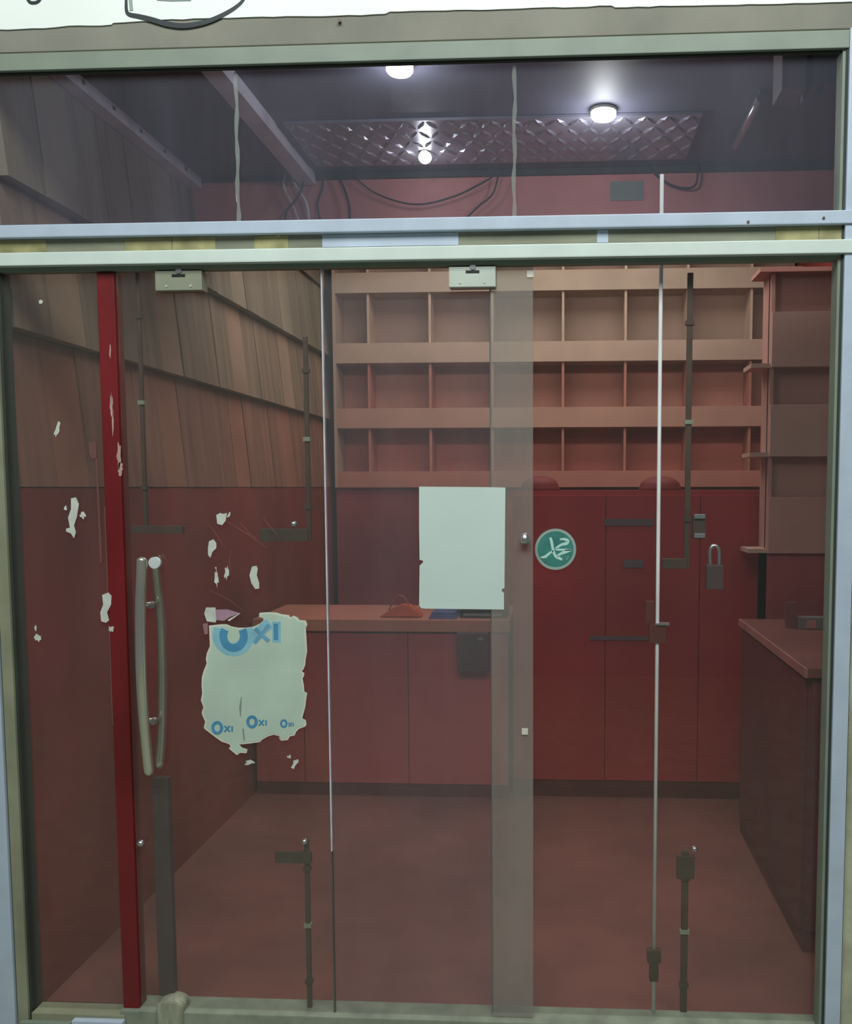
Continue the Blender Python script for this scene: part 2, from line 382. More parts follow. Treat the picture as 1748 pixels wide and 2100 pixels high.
obj('upper_panel', BX((XL - .075, YBEAM + .14, CAM.z + 1.365), (XL - .02, YB - .03, CAM.z + 1.9)), SL[2], ls)

# ------------------------------------------------------------------ back shelving
YS = 3.50; YSB = 3.72
sh = thing('wall_shelving', (0, YS, CAM.z), 'cream bay shelving on the red back wall with four rows of open bays', 'shelving')
lips = [1.315, .845, .405, .0]
xs0, xs1 = -1.55, XR - .02
BP = [mat('bay_back_1', (160, 134, 120), .7, 0, .10, 2), mat('bay_back_2', (168, 140, 126), .7, 0, .10, 2), mat('bay_back_3', (190, 132, 116), .7, 0, .12, 2), mat('bay_back_4', (196, 116, 104), .7, 0, .14, 2)]  # reflected tint put into the row colours, redder in the lower rows
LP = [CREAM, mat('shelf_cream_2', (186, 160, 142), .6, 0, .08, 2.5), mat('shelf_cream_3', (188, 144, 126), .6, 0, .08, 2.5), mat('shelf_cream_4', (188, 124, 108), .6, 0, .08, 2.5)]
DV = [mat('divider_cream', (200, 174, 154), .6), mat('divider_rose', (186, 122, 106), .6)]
xd = [P(a, 800, YS).x for a in (756, 882, 1010, 1155, 1283, 1410, 1540)]
xd = [xd[0] - 2 * (xd[1] - xd[0]), xd[0] - (xd[1] - xd[0])] + xd
xd = [x for x in xd if xs0 < x < xs1]
for r, z in enumerate(lips):
    z0 = CAM.z + z; top = CAM.z + (lips[r - 1] if r else lips[0] + .47)
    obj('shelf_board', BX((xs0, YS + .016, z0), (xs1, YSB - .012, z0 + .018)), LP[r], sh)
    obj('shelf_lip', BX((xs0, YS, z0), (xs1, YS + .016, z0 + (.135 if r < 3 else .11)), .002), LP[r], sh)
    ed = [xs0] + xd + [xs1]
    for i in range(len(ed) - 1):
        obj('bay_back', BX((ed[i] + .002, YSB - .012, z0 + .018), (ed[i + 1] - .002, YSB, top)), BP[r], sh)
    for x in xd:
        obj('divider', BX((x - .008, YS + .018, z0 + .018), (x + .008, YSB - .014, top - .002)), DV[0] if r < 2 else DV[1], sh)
obj('base_panel', BX((xs0 - .02, YS + .03, 0), (xs1, YS + .05, CAM.z - .002)), REDW, sh, 'plain red panel below the bays')
obj('side_panel', BX((xs0 - .02, YS, CAM.z), (xs0, YSB, CAM.z + 1.785)), LP[1], sh)

# ------------------------------------------------------------------ tall red cabinet in front of the shelving
YT = 1.96
ca = thing('tall_cabinet', (P(1300, 1300, YT).x, YT + .2, 0), 'tall plain red cabinet behind the right glass, its top level with the lowest shelf', 'cabinet')
cx0, cx1 = P(1052, 1300, YT).x, P(1628, 1300, YT).x; cz = zav(YT, (1200, 1006), (1480, 1006))
obj('carcass', BX((cx0, YT + .018, .0), (cx1, YT + .45, cz - .02)), REDC, ca)
obj('top_board', BX((cx0 - .004, YT + .018, cz - .02), (cx1 + .004, YT + .455, cz)), REDC, ca)
nd = 3; wdr = (cx1 - cx0) / nd
for k in range(nd):
    dr = obj('door', BX((cx0 + k * wdr + .002, YT, .09), (cx0 + (k + 1) * wdr - .002, YT + .018, cz - .024), .002), REDC, ca)
obj('plinth', BX((cx0, YT + .005, 0), (cx1, YT + .018, .085)), mat('plinth_dark_red', (96, 26, 30), .6), ca)
SLOT = mat('slot_blue_grey', (104, 84, 92), .5)
for (a, b, c_, d) in ((1240, 1064, 1340, 1078), (1278, 1148, 1320, 1164), (1210, 1304, 1340, 1313)):
    p, q = P(a, b, YT), P(c_, d, YT)
    obj('label_strip', BX((p.x, YT - .006, q.z), (q.x, YT, p.z)), SLOT, ca)
# two domes on the cabinet, made to stand for people's reflected heads
def dome(px, pw, ptop, lab):
    c = P(px, 1000, YT + .2); r = pw / 2 / (F / (YT + .2 + 2.5)); zt = P(px, ptop, YT + .2).z
    h = zt - cz
    prof = [(r * 1.02, 0), (r * 1.02, .012), (r * .98, .02)] + [(r * .98 * math.cos(t * math.pi / 2 / 8), .02 + (h - .02) * math.sin(t * math.pi / 2 / 8)) for t in range(1, 8)] + [(.01, h)]
    obj('head_reflection', lathe(bmesh.new(), prof, (c.x, YT + .2, cz)), mat('head_reflection_red', (120, 30, 36), .7), None, lab, 'reflected_head', 'domes standing for reflected heads')
dome(1108, 78, 976, 'dark red dome standing for a reflected head on the tall cabinet, above the round green sticker')
dome(1354, 84, 976, 'dark red dome standing for a reflected head on the tall cabinet, behind the bright steel rod')

# ------------------------------------------------------------------ desk
YD = 1.92
zt = zav(YD, (650, 1270), (850, 1270)); zt2 = zav(YD, (650, 1295), (850, 1293))
dx0, dx1 = XL + .02, P(1046, 1300, YD).x
de = thing('desk', ((dx0 + dx1) / 2, YD + .3, 0), 'low red desk with a tan worktop standing against the left wall', 'desk')
obj('worktop', BX((dx0, YD - .015, zt2), (dx1, YD + .55, zt), .003), TAN, de)
xm = P(838, 1450, YD).x
for a, b in ((dx0, xm - .55), (xm - .546, xm - .002), (xm + .002, dx1 - .01)):
    obj('front_panel', BX((a, YD, .07), (b, YD + .016, zt2 - .012), .002), REDD, de)
obj('carcass', BX((dx0, YD + .016, .0), (dx1 - .01, YD + .54, zt2)), REDD, de)
obj('plinth', BX((dx0, YD + .008, 0), (dx1 - .01, YD + .016, .066)), MATS['plinth_dark_red'], de)
# things on the desk
hx = P(822, 1268, YD + .1)
bag = thing('orange_bag', (hx.x, YD + .1, zt), 'small orange bag with a wire loop on the desk, left of the white sheet', 'bag')
pw = [P(a, b, YD + .1) for a, b in ((780, 1268), (868, 1268), (858, 1252), (838, 1238), (822, 1240), (800, 1250))]
pw = [(v.x, max(v.z, zt)) for v in pw]
bm = prism(bmesh.new(), pw, YD + .05, YD + .15); bmesh.ops.bevel(bm, geom=bm.edges[:], offset=.008, segments=2, affect='EDGES')
obj('body', bm, ORANGE, bag)
obj('loop', tube(bmesh.new(), spline([P(a, b, YD + .1) for a, b in ((798, 1252), (808, 1230), (818, 1221), (830, 1226), (842, 1244))], 6), .004, 6), mat('loop_rust', (150, 70, 56), .5), bag)
p, q = P(884, 1252, YD + .1), P(940, 1270, YD + .1)
cl = thing('folded_cloth', ((p.x + q.x) / 2, YD + .12, zt), 'folded blue grey cloth on the desk under the white sheet', 'cloth')
for k in range(3):
    hh = (p.z - zt) / 3
    obj('fold', BX((p.x + .006 * k, YD + .02 + .01 * k, zt + k * hh), (q.x - .004 * k, YD + .24, zt + (k + 1) * hh - .001), .004), BLUEC, cl)
p, q = P(945, 1250, YD + .1), P(1040, 1270, YD + .1)
ra = thing('black_radio', ((p.x + q.x) / 2, YD + .15, zt), 'low black device on the right end of the desk under the white sheet', 'device')
obj('body', BX((p.x, YD + .06, zt), (q.x, YD + .26, max(p.z, zt + .04)), .006), BLACK, ra)
obj('front_strip', BX((p.x + .02, YD + .056, zt + .012), (q.x - .02, YD + .06, zt + .026)), BOXG, ra)
p, q = P(938, 1302, YD - .02), P(1004, 1378, YD - .02)
hb = thing('black_pouch', ((p.x + q.x) / 2, YD - .02, q.z), 'dark pouch with a pale button hanging on the desk front near its right end', 'pouch')
obj('body', BX((p.x, YD - .05, q.z), (q.x, YD - .017, zt2 + .004), .01), DARKB, hb)
c = P(986, 1309, YD - .036)
obj('button', disc(bmesh.new(), (c.x, c.z), .014, YD - .056, YD - .049, 16, .009), BOXG, hb)

# ------------------------------------------------------------------ rack at the right
YR = 1.72
rx0, rx1 = P(1582, 800, YR).x, XR - .01
rk = thing('side_rack', ((rx0 + rx1) / 2, YR + .1, 0), 'brown red display rack with deep shelves against the right wall', 'rack')
zz = [zav(YR, (1650, b)) for b in (556, 752, 936, 1135)]
RB = [mat('rack_brown', (196, 158, 146), .7, 0, .08, 2), mat('rack_red_brown', (190, 140, 130), .7, 0, .08, 2), mat('rack_dark_red', (160, 72, 74), .7, 0, .08, 2)]
for i in range(3):
    obj('fascia', BX((rx0, YR, zz[i + 1]), (rx1, YR + .02, zz[i] - (zz[i] - zz[i + 1]) * .42), .002), RB[0 if i < 2 else 1], rk)
    obj('bay_back', BX((rx0, YR + .06, zz[i + 1] + .02), (rx1, YR + .08, zz[i])), RB[1], rk)
    obj('shelf', BX((rx0 - .09, YR + .02, zz[i + 1]), (rx1, YR + .20, zz[i + 1] + .02)), RB[0], rk)
obj('top_board', BX((rx0 - .06, YR, zz[0]), (rx1, YR + .20, zz[0] + .02)), RB[1], rk)
obj('side_panel', BX((rx0, YR + .021, .9), (rx0 + .016, YR + .20, zz[0])), RB[1], rk)
obj('base_panel', BX((rx0, YR + .02, 0), (rx1, YR + .20, zz[3] - .001)), RB[2], rk)

# ------------------------------------------------------------------ counter at the right
zc = CAM.z - .607
c0 = PZp(1622, 1372, zc); c1 = PZp(1532, 1266, zc)
ccx = (c0.x + c1.x) / 2
co = thing('shop_counter', ((ccx + XR) / 2, c0.y + .4, 0), 'dark red shop counter with a pale edged worktop at the right end of the shop', 'counter')
CT = mat('counter_top_brown', (128, 72, 68), .5, 0, .1, 3); CE = mat('counter_edge_pale', (180, 116, 112), .5); CF = mat('counter_front', (108, 42, 50), .6, 0, .12, 2)
yb_ = 1.56
obj('worktop', BX((ccx + .008, c0.y + .008, zc - .03), (XR - .01, yb_, zc)), CT, co)
obj('edge_strip', BX((ccx, c0.y, zc - .03), (ccx + .008, yb_, zc + .001)), CE, co)
obj('edge_strip', BX((ccx + .008, c0.y, zc - .03), (XR - .01, c0.y + .008, zc + .001)), CT, co)
obj('carcass', BX((ccx + .02, c0.y + .03, 0), (XR - .01, yb_ - .02, zc - .03)), CF, co)
for k in range(2):
    w_ = (XR - ccx - .05) / 2
    obj('front_panel', BX((ccx + .03 + k * w_, c0.y + .018, .08), (ccx + .03 + (k + 1) * w_ - .006, c0.y + .03, zc - .04), .002), CF, co)
for k in range(2):
    w_ = (yb_ - c0.y - .08) / 2
    obj('side_panel', BX((ccx + .008, c0.y + .04 + k * w_, .08), (ccx + .02, c0.y + .04 + (k + 1) * w_ - .006, zc - .04), .002), CF, co)
# little shelf box on the counter
p = PZp(1612, 1288, zc)
bx = thing('card_holder', (p.x + .1, p.y, zc), 'small stepped holder standing on the counter at the right edge', 'holder')
obj('back_plate', BX((p.x, p.y, zc), (p.x + .045, p.y + .02, zc + .11)), CT, bx)
obj('tray', BX((p.x + .046, p.y - .03, zc), (p.x + .19, p.y + .03, zc + .05), .003), BOXG, bx)
obj('pad', BX((p.x + .08, p.y - .034, zc + .005), (p.x + .12, p.y - .03, zc + .04)), CE, bx)

# ------------------------------------------------------------------ facade: sign, lintel, frames
FX0, FX1 = -1.75, 1.0
YF = -.03
zTop = zav(YF, (0, 105), (1748, 55)); zGl = zav(YF, (100, 143), (1735, 97))
zR1 = zav(YF, (0, 465), (1748, 432)); zR2 = zav(YF, (0, 491), (1748, 459)); zR3 = zav(YF, (0, 520), (1748, 493)); zR4 = zav(YF, (0, 545), (1748, 523))
# lintel wall
obj('wall_front', BX((FX0, -.02, zTop), (FX1, .10, 3.75)), PLAST, kind='structure')
# sign board with a ragged lower edge
base = [(-60, 60), (40, 60), (90, 57), (140, 53), (228, 51), (232, 46), (330, 41), (420, 37), (560, 34), (640, 33), (790, 29), (800, 24), (960, 20), (1180, 14), (1255, 11), (1262, 15), (1400, 11), (1560, 8), (1748, 3), (1800, 2)]
YSG = -.0235
pts = []
for i in range(len(base) - 1):
    (a, b), (c_, d) = base[i], base[i + 1]
    n = max(1, int((c_ - a) / 22))
    for k in range(n):
        t = k / n; pts.append((a + (c_ - a) * t, b + (d - b) * t + random.uniform(-.9, .9)))
pts.append(base[-1])
w = [P(a, b, YSG) for a, b in pts]
outline = [(v.x, v.z) for v in w] + [(w[-1].x, 3.7), (w[0].x, 3.7)]
sg = thing('sign_board', (0, YSG, w[len(w)//2].z), 'white shop sign board above the glass with a dark painted outline and ragged lower edge', 'sign')
obj('board', prism(bmesh.new(), outline, YSG, -.02), SIGNW, sg)
YI = YSG - .0015
st = [P(a, b, YSG) for a, b in ((258, -60), (259, 0), (260, 22), (266, 30), (285, 34), (310, 40), (345, 50), (380, 53), (420, 46), (455, 32), (485, 14), (502, -4), (520, -40))]
sp_ = spline([(v.x, v.z, 0) for v in st], 6)
pxm = 1 / 720.0
wid = [pxm * (4 + 6 * math.sin(math.pi * i / (len(sp_) - 1)) ** 1.2) for i in range(len(sp_))]
obj('painted_outline', ribbon(bmesh.new(), [(v.x, v.y) for v in sp_], wid, YI, YSG), INK, sg, 'dark blue black painted outline')
st = [P(a, b, YSG) for a, b in ((268, -50), (268, 2), (270, 22))]
obj('grey_shade', ribbon(bmesh.new(), [(v.x, v.z) for v in st], pxm * 7, YI, YSG), mat('sign_grey', (150, 160, 158), .6), sg, 'grey shading beside the outline')
st = [P(a, b, YSG) for a, b in ((322, -1), (350, 1), (392, 0))]
obj('grey_shade', ribbon(bmesh.new(), [(v.x, v.z) for v in st], pxm * 3, YI, YSG), MATS['sign_grey'], sg)
st = spline([Vector((P(a, b, YSG).x, P(a, b, YSG).z, 0)) for a, b in ((52, -14), (60, 3), (70, 6), (80, 2), (88, -14))], 5)
obj('painted_mark', ribbon(bmesh.new(), [(v.x, v.y) for v in st], pxm * 6, YI, YSG), INK, sg)
c = P(697, 45, -.022)
obj('nail', disc(bmesh.new(), (c.x, c.z), .0045, -.03, -.02, 10), DARKM, None, 'small nail head in the plaster band below the sign', 'nail')

# aluminium shop front
XJ = xav(YF, (1737, 300), (1702, 1700)); XJ1 = xav(YF, (1733, 1700), (1725, 2000))
XLg = xav(YF, (52, 2000), (36, 1600)); XLb = xav(YF, (28, 2000), (14, 1640)); XLa = xav(YF, (9, 2000), (9, 2060))
fr = thing('shop_front_frame', (0, YF, 0), 'aluminium shop front frame of jambs, head and double transom rail around the glass', 'frame')
obj('head', BX((FX0, YF, zGl), (FX1, -.008, zTop - .007), .002), ALUG, fr)
obj('head_joint_shadow', BX((FX0, YF + .006, zTop - .007), (FX1, -.008, zTop)), mat('joint_shadow_olive', (70, 70, 52), .8), fr)  # dark strip painted as the shadow line between lintel and head
obj('head_gasket', BX((FX0, YF + .012, zGl - .006), (FX1, -.008, zGl)), GASK, fr)
obj('upper_rail', BX((FX0, YF - .012, zR2), (FX1, .012, zR1), .003), ALU, fr, 'pale blue upper rail')
obj('channel', BX((FX0, YF + .008, zR3), (FX1, .012, zR2)), CHAN, fr)
obj('lower_rail', BX((FX0, YF - .012, zR4), (FX1, .012, zR3), .003), ALUW, fr, 'white lower rail')
obj('rail_gasket', BX((FX0, YF + .010, zR4 - .012), (FX1, .012, zR4)), ALUG, fr)
for a, b in ((-20, 92), (254, 350), (352, 440), (520, 590), (1592, 1680), (1682, 1790)):
    obj('protective_film', BX((P(a, 505, YF).x, YF + .0065, zR3 + .004), (P(b, 505, YF).x, YF + .008, zR2 - .002)), FILM, fr, 'yellow strip of old protective film')
for a, b in ((660, 940), (1225, 1248)):
    obj('film_remnant', BX((P(a, 500, YF).x, YF + .0065, zR3 + .006), (P(b, 500, YF).x, YF + .008, zR2 - .002)), ALU, fr, 'pale grey scraped strip')
obj('right_jamb', BX((XJ, YF - .006, -.03), (XJ1, .04, zTop - .004), .003), ALU, fr, 'pale blue jamb')
obj('right_gasket', BX((XJ - .014, YF + .008, 0), (XJ, .03, zGl)), ALUG, fr)
obj('right_gasket', BX((XJ - .006, YF + .004, 0), (XJ, .03, zGl)), GASK, fr)
obj('left_jamb', BX((XLb - .055, YF - .006, -.03), (XLb, .04, zR4 - .012), .003), ALU, fr, 'pale blue jamb')
obj('left_stop', BX((XLb + .004, YF + .002, -.03), (XLg, .035, zR4 - .012), .002), mat('stop_olive', (146, 146, 122), .6, 0, .12, 6, .1), fr, 'olive grey glazing stop')
obj('left_gasket', BX((XLb, YF + .006, 0), (XLb + .004, .03, zR4 - .012)), GASK, fr)
obj('left_gasket', BX((XLg, YF + .012, 0), (XLg + .008, .03, zR4 - .012)), GASK, fr)
for k, (a, b) in enumerate(((572, 484), (1690, 447), (1535, 455))):
    c = P(a, b, YF - .013)
    obj('screw', disc(bmesh.new(), (c.x, c.z), .0035, YF - .0145, YF - .011, 10), DARKM, fr)
# street walls each side
obj('wall_street_right', BX((XJ1 + .006, -.02, -.03), (FX1 + 1.2, .10, zTop)), WALLB, kind='structure')
obj('wall_street_left', BX((FX0 - 1.2, -.02, -.03), (XLb - .058, .10, zTop)), WALLB, kind='structure')
# threshold
zS = zav(-.0, (500, 2070), (1000, 2083), (1390, 2097))
thr = obj('trim_5', BX((P(255, 2080).x, -.026, -.03), (XJ, .06, zS), .004), STONE, kind='structure')
# bottom channel of the left fixed pane
p, q = P(58, 2076, YF), P(255, 2097, YF)
bc = thing('bottom_channel', ((p.x + q.x) / 2, YF, 0), 'grey bottom channel holding the left fixed pane with a pale metal shoe', 'channel')
obj('channel', BX((XLg + .012, YF, -.03), (P(255, 2080, YF).x, .03, P(150, 2080, YF).z), .002), MATS['stop_olive'], bc)
p, q = P(150, 2090, YF - .01), P(254, 2100, YF - .01)
obj('shoe', BX((p.x, YF - .02, -.03), (q.x, YF, p.z), .003), ALU, bc, 'pale blue metal shoe')
p, q = P(42, 2094, YF - .01), P(146, 2100, YF - .01)
obj('shoe', BX((p.x, YF - .018, -.03), (q.x, YF, p.z), .003), ALUG, bc)

# ------------------------------------------------------------------ transom window
w1 = thing('window_1', (0, .0, zR1), 'long transom window of three butt jointed panes above the doors', 'window', kind='structure')
xj1, xj2 = xav(0, (487, 160), (487, 450)), xav(0, (1056, 170), (1053, 440))
edges = [FX0, xj1, xj2, XJ]
for i in range(3):
    obj('pane', BX((edges[i] + .002, -.004, zR1 - .01), (edges[i + 1] - .002, .004, zGl + .004)), G_TR, w1)
for x, (pa, pb) in ((xj1, ((490, 150), (486, 300))), (xj2, ((1058, 158), (1054, 300)))):
    pts = []
    for k in range(15):
        t = k / 14
        pts.append((x + .0018 * math.sin(k * 1.3) + .003 * (k / 14), zR1 - .005 + t * (zGl - zR1 - .005)))
    obj('silicone_joint', ribbon(bmesh.new(), pts, [.010 + .003 * math.sin(k * 2.1) for k in range(15)], -.007, -.0042), G_BEAD, w1, 'whitish bead of silicone in the pane joint')

# ------------------------------------------------------------------ glass doors and fixed panes
def xl(px, py, Y=0): return P(px, py, Y).x
Xp0, Xp1 = xav(0, (197, 600), (243, 1500)), xav(0, (245, 700), (268, 1500))
Xe = xav(0, (661, 560), (676, 1300), (689, 2050))
Xm = xav(0, (1098, 560), (1094, 1300), (1090, 2050))
Xr0 = xav(.025, (1006, 640), (1011, 1300), (1013, 2050))
zG0, zG1 = zS, zR4 - .004
# left fixed pane
w2 = thing('window_2', ((XLg + Xp0) / 2, 0, 0), 'narrow fixed pane at the left end of the shop front', 'window', kind='structure')
obj('pane', BX((XLg + .004, -.004, .02), (Xp0 - .002, .004, zG1)), G_DR, w2)
obj('glass_edge', BX((Xp0 - .006, -.005, .9), (Xp0 - .002, .005, 1.55)), mat('edge_dull', (120, 92, 88), .4), w2)
# red post
po = thing('red_post', ((Xp0 + Xp1) / 2, .0, 0), 'narrow red painted post with chipped paint between left pane and glass door', 'post')
obj('shaft', BX((Xp0, -.012, zS * .4), (Xp1, .035, zR4 - .014), .003), REDP, po)
def chip(pxs, Y, t=.0012):
    return pix_prism(pxs, Y, t)
def blob(cx, cy, w_, h_, n=16, jag=.45, ang=0.0):
    o = []
    for k in range(n):
        a = k * 2 * math.pi / n; r = 1 + random.uniform(-jag, jag)
        x, y = w_ / 2 * math.cos(a) * r, h_ / 2 * math.sin(a) * r
        o.append((cx + x * math.cos(ang) - y * math.sin(ang), cy + x * math.sin(ang) + y * math.cos(ang)))
    return o
CHIP = mat('chipped_paint', (186, 150, 144), .9, 0, .15, 20)
for (a, b, w_, h_) in ((229, 828, 6, 40), (244, 935, 9, 45), (247, 962, 10, 22), (232, 870, 3, 50), (226, 722, 3, 30)):
    obj('paint_chip', chip(blob(a, b, w_, h_), -.0122), CHIP, po, 'pale chip in the red paint')

# door leaf with the handle
d1 = thing('door_1', ((Xp1 + Xe) / 2, 0, zG0), 'frameless glass door with a long chrome pull handle and a torn notice', 'door', kind='structure')
obj('pane', BX((Xp1 + .003, -.005, zG0 + .004), (Xe - .002, .005, zG1)), G_DR, d1)
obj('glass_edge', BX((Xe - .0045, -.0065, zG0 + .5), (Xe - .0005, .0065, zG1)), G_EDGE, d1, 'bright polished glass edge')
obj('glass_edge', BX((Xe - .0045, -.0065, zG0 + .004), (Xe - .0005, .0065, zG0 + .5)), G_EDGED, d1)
def patch(parent, a, b, c_, d, m, lab):
    p, q = P(a, b, -.018), P(c_, d, -.018)
    pf = obj('patch_fitting', BX((p.x, -.020, q.z), (q.x, .020, p.z), .002), m, parent, lab)
    cx_, w_ = (p.x + q.x) / 2, q.x - p.x
    obj('slot', BX((cx_ - .018, -.0215, p.z - .017), (cx_ + .020, -.0195, p.z - .010)), BLACK, pf)
    obj('pivot_screw', disc(bmesh.new(), (cx_ + .002, p.z - .001), .009, -.0225, -.019, 14, .007), STEEL, pf)
    for s in (-.26, .26):
        obj('fixing_screw', disc(bmesh.new(), (cx_ + s * w_, q.z + .012), .0035, -.0215, -.0195, 10), PATCH, pf)
patch(d1, 318, 556, 415, 595, PATCHD, 'dull grey green patch fitting')
p, q = P(324, 2048, -.025), P(378, 2108, -.025)
zz0 = zG0 - .0
arch = [(p.x, -.02), (q.x, -.02)] + [((p.x + q.x) / 2 + (q.x - p.x) / 2 * math.cos(t * math.pi / 10), p.z - .022 + .022 * math.sin(t * math.pi / 10)) for t in range(11)]
bm = prism(bmesh.new(), arch, -.038, .02); bmesh.ops.bevel(bm, geom=bm.edges[:], offset=.003, segments=2, affect='EDGES')
obj('bottom_pivot', bm, mat('pivot_beige', (158, 158, 138), .6, 0, .16, 26, .1, (3, 3, .5)), d1, 'rounded beige bottom pivot')
# pull handle
ph = bpy.data.objects.new('pull_handle', None); COL.objects.link(ph); ph.parent = d1
hc = P(305, 1365, 0); ph.location = hc - Vector(d1.location)
def bar(pts, r, name, m=CHROME):
    pp = spline([P(a, b, Y) for a, b, Y in pts], 8); n = len(pp)
    rr = [r * (.55 if i in (0, n - 1) else .85 if i in (1, n - 2) else 1) for i in range(n)]
    return obj(name, tube(bmesh.new(), pp, rr, 14), m, ph)
bar([(291, 1143, -.050), (290, 1180, -.058), (288, 1260, -.068), (289, 1365, -.072), (293, 1450, -.068), (300, 1530, -.058), (306, 1590, -.050)], .0148, 'outer_bar')
bar([(318, 1148, .045), (323, 1200, .055), (330, 1270, .062), (333, 1365, .066), (333, 1450, .062), (331, 1520, .055), (326, 1576, .045)], .0138, 'inner_bar')
for b, a1, a2 in ((1240, 294, 326), (1478, 298, 331)):
    o1 = P(a1, b, -.064); o2 = P(a2, b - 4, .058)
    s = obj('standoff', tube(bmesh.new(), [o1, o2], .006, 12), CHROME, ph)
    c = P(311 if b < 1300 else 316, b, -.006)
    obj('standoff', tube(bmesh.new(), [(c.x, -.014, c.z), (c.x, -.004, c.z)], .011, 14), STEEL, ph)
c = P(318, 1154, -.012)
obj('end_cap', tube(bmesh.new(), [(c.x, -.018, c.z), (c.x, -.004, c.z)], .0170, 20), mat('cap_bright', (226, 234, 234), .3, .2), ph, 'bright round end cap')
# dark strip on the inside of the leaf, standing in for shadow
p, q = P(318, 1590, .03), P(366, 2046, .03)
obj('shadow_strip', BX((p.x, .006, zG0 + .03), (q.x, .03, p.z), .004), DARKB, d1, 'dark upright strip standing for shadow below the handle')

# middle leaf
d2 = thing('door_2', ((Xe + Xm) / 2, 0, zG0), 'frameless glass leaf in the middle carrying the plain white sheet', 'door', kind='structure')
obj('pane', BX((Xe + .001, -.005, zG0 + .004), (Xm, .005, zG1)), G_MD, d2)
obj('reflection_band', BX((Xr0, -.0065, zG0 + .006), (Xm, -.0052, zG1)), G_STRIP, d2, 'painted double reflection as a pale band along the overlapping glass edge')
patch(d2, 921, 548, 1017, 588, PATCH, 'bright metal patch fitting')
WSQ = mat('spacer_white', (214, 208, 196), .6)
for a, b, s in ((1088, 562, 7), (1077, 1500, 6.5)):
    p, q = P(a - s, b - s, -.007), P(a + s, b + s, -.007)
    obj('spacer', BX((p.x, -.010, q.z), (q.x, -.0065, p.z), .001), WSQ, d2, 'small white square spacer')
c = P(1077, 1104, -.007)
lk = obj('lock_knob', lathe(bmesh.new(), [(.013, -.014), (.013, 0), (.009, .012), (.003, .015)], (c.x, -.018, c.z)), STEEL, d2, 'small bright lock knob')
# right fixed pane
w3 = thing('window_3', ((Xr0 + XJ) / 2, .025, 0), 'wide fixed pane at the right carrying the round green sticker', 'window', kind='structure')
obj('pane', BX((Xr0, .021, zG0 + .002), (XJ - .004, .029, zG1)), G_RT, w3)
obj('glass_edge', BX((Xr0 - .004, .019, zG0 + .002), (Xr0, .031, zG1)), G_EDGED, w3, 'dark grey green glass edge')

# ------------------------------------------------------------------ steel rod with clamps behind the right pane
YQ = .045
XQ = xav(YQ, (1364, 400), (1357, 600), (1350, 1000), (1342, 1500), (1341, 1900))
zq1 = P(1364, 358, YQ).z
rod = thing('steel_rod', (XQ, YQ, 0), 'thin bright steel rod standing behind the right pane from floor to transom', 'rod')
obj('shaft', tube(bmesh.new(), [(XQ, YQ, .0), (XQ, YQ, zq1)], .0056, 10), mat('rod_bright', (252, 240, 248), .4, .0), rod)
for (a, b, c_, d, nm) in ((1328, 1280, 1362, 1318, 'lock_body'), (1326, 1946, 1354, 1972, 'clamp'), (1332, 1972, 1350, 2010, 'clamp_tail')):
    p, q = P(a, b, YQ), P(c_, d, YQ)
    xx = (q.x - p.x) / 2
    obj(nm, BX((XQ - xx, YQ - .010, q.z), (XQ + xx, YQ + .012, p.z), .002), BROWNB if nm == 'lock_body' else DARKM, rod)
p, q = P(1338, 1277, YQ), P(1368, 1281, YQ)
obj('lock_plate', BX((XQ - .004, YQ - .014, q.z), (XQ + .034, YQ + .014, p.z)), STEEL, rod)
p, q = P(1320, 1232, YQ), P(1337, 1278, YQ)
obj('hasp', BX((XQ - .034, YQ - .004, q.z), (XQ - .010, YQ + .006, p.z), .002), BROWNB, rod)

# ------------------------------------------------------------------ bolts on the inside of the glass
def bolt(name, xtop, ytop, xbot, ybot, Y, r, feet, label, knob=None):
    X = xav(Y, (xtop, ytop), (xbot, ybot)); z1, z0 = P(xtop, ytop, Y).z, P(xbot, ybot, Y).z
    t = thing(name, (X, Y, z0), label, 'bolt', 'door bolts on the inside of the glass')
    obj('rod', BX((X - r, Y - .006, z0), (X + r, Y + .006, z1), .002), DARKM, t)
    for (a, b, c_, d) in feet:
        p, q = P(a, b, Y), P(c_, d, Y)
        obj('bracket', BX((p.x, Y - .012, q.z), (q.x, Y + .004, p.z), .002), DARKM, t)
    n = 3
    for k in range(n):
        z = z0 + (z1 - z0) * (k + .5) / n
        obj('guide', BX((X - r - .004, Y - .010, z - .006), (X + r + .004, Y + .008, z + .006)), PATCHD if k == 1 else DARKM, t)
    if knob:
        c = P(knob[0], knob[1], Y - .016)
        obj('knob', lathe(bmesh.new(), [(.004, -.009), (.010, -.004), (.010, .004), (.004, .009)], (c.x, Y - .012, c.z), 14), STEEL, t)
bolt('tower_bolt', 286, 560, 297, 1086, .022, .005, [(272, 1078, 378, 1094)], 'long dark drop bolt hanging from the rail just above the pull handle')
bolt('tower_bolt', 630, 690, 631, 1108, .022, .006, [(536, 1084, 634, 1110)], 'long dark drop bolt hanging left of the bright glass edge', (602, 1075))
bolt('tower_bolt', 1416, 560, 1409, 1164, .055, .008, [(1358, 1145, 1408, 1166)], 'long dark drop bolt hanging right of the steel rod')
bolt('tower_bolt', 625, 1722, 640, 2068, .022, .007, [(566, 1744, 640, 1768)], 'dark foot bolt standing on the threshold left of the bright glass edge', (624, 1727))
bolt('tower_bolt', 1414, 1744, 1394, 2072, .055, .010, [(1388, 1752, 1424, 1800)], 'dark foot bolt standing on the threshold right of the steel rod', (1425, 1742))
c = P(292, 1726, -.006)
obj('knob', lathe(bmesh.new(), [(.007, 0), (.011, .006), (.011, .012), (.005, .018)], (c.x, -.016, c.z - .009), 14), STEEL, d1, 'small pale knob')
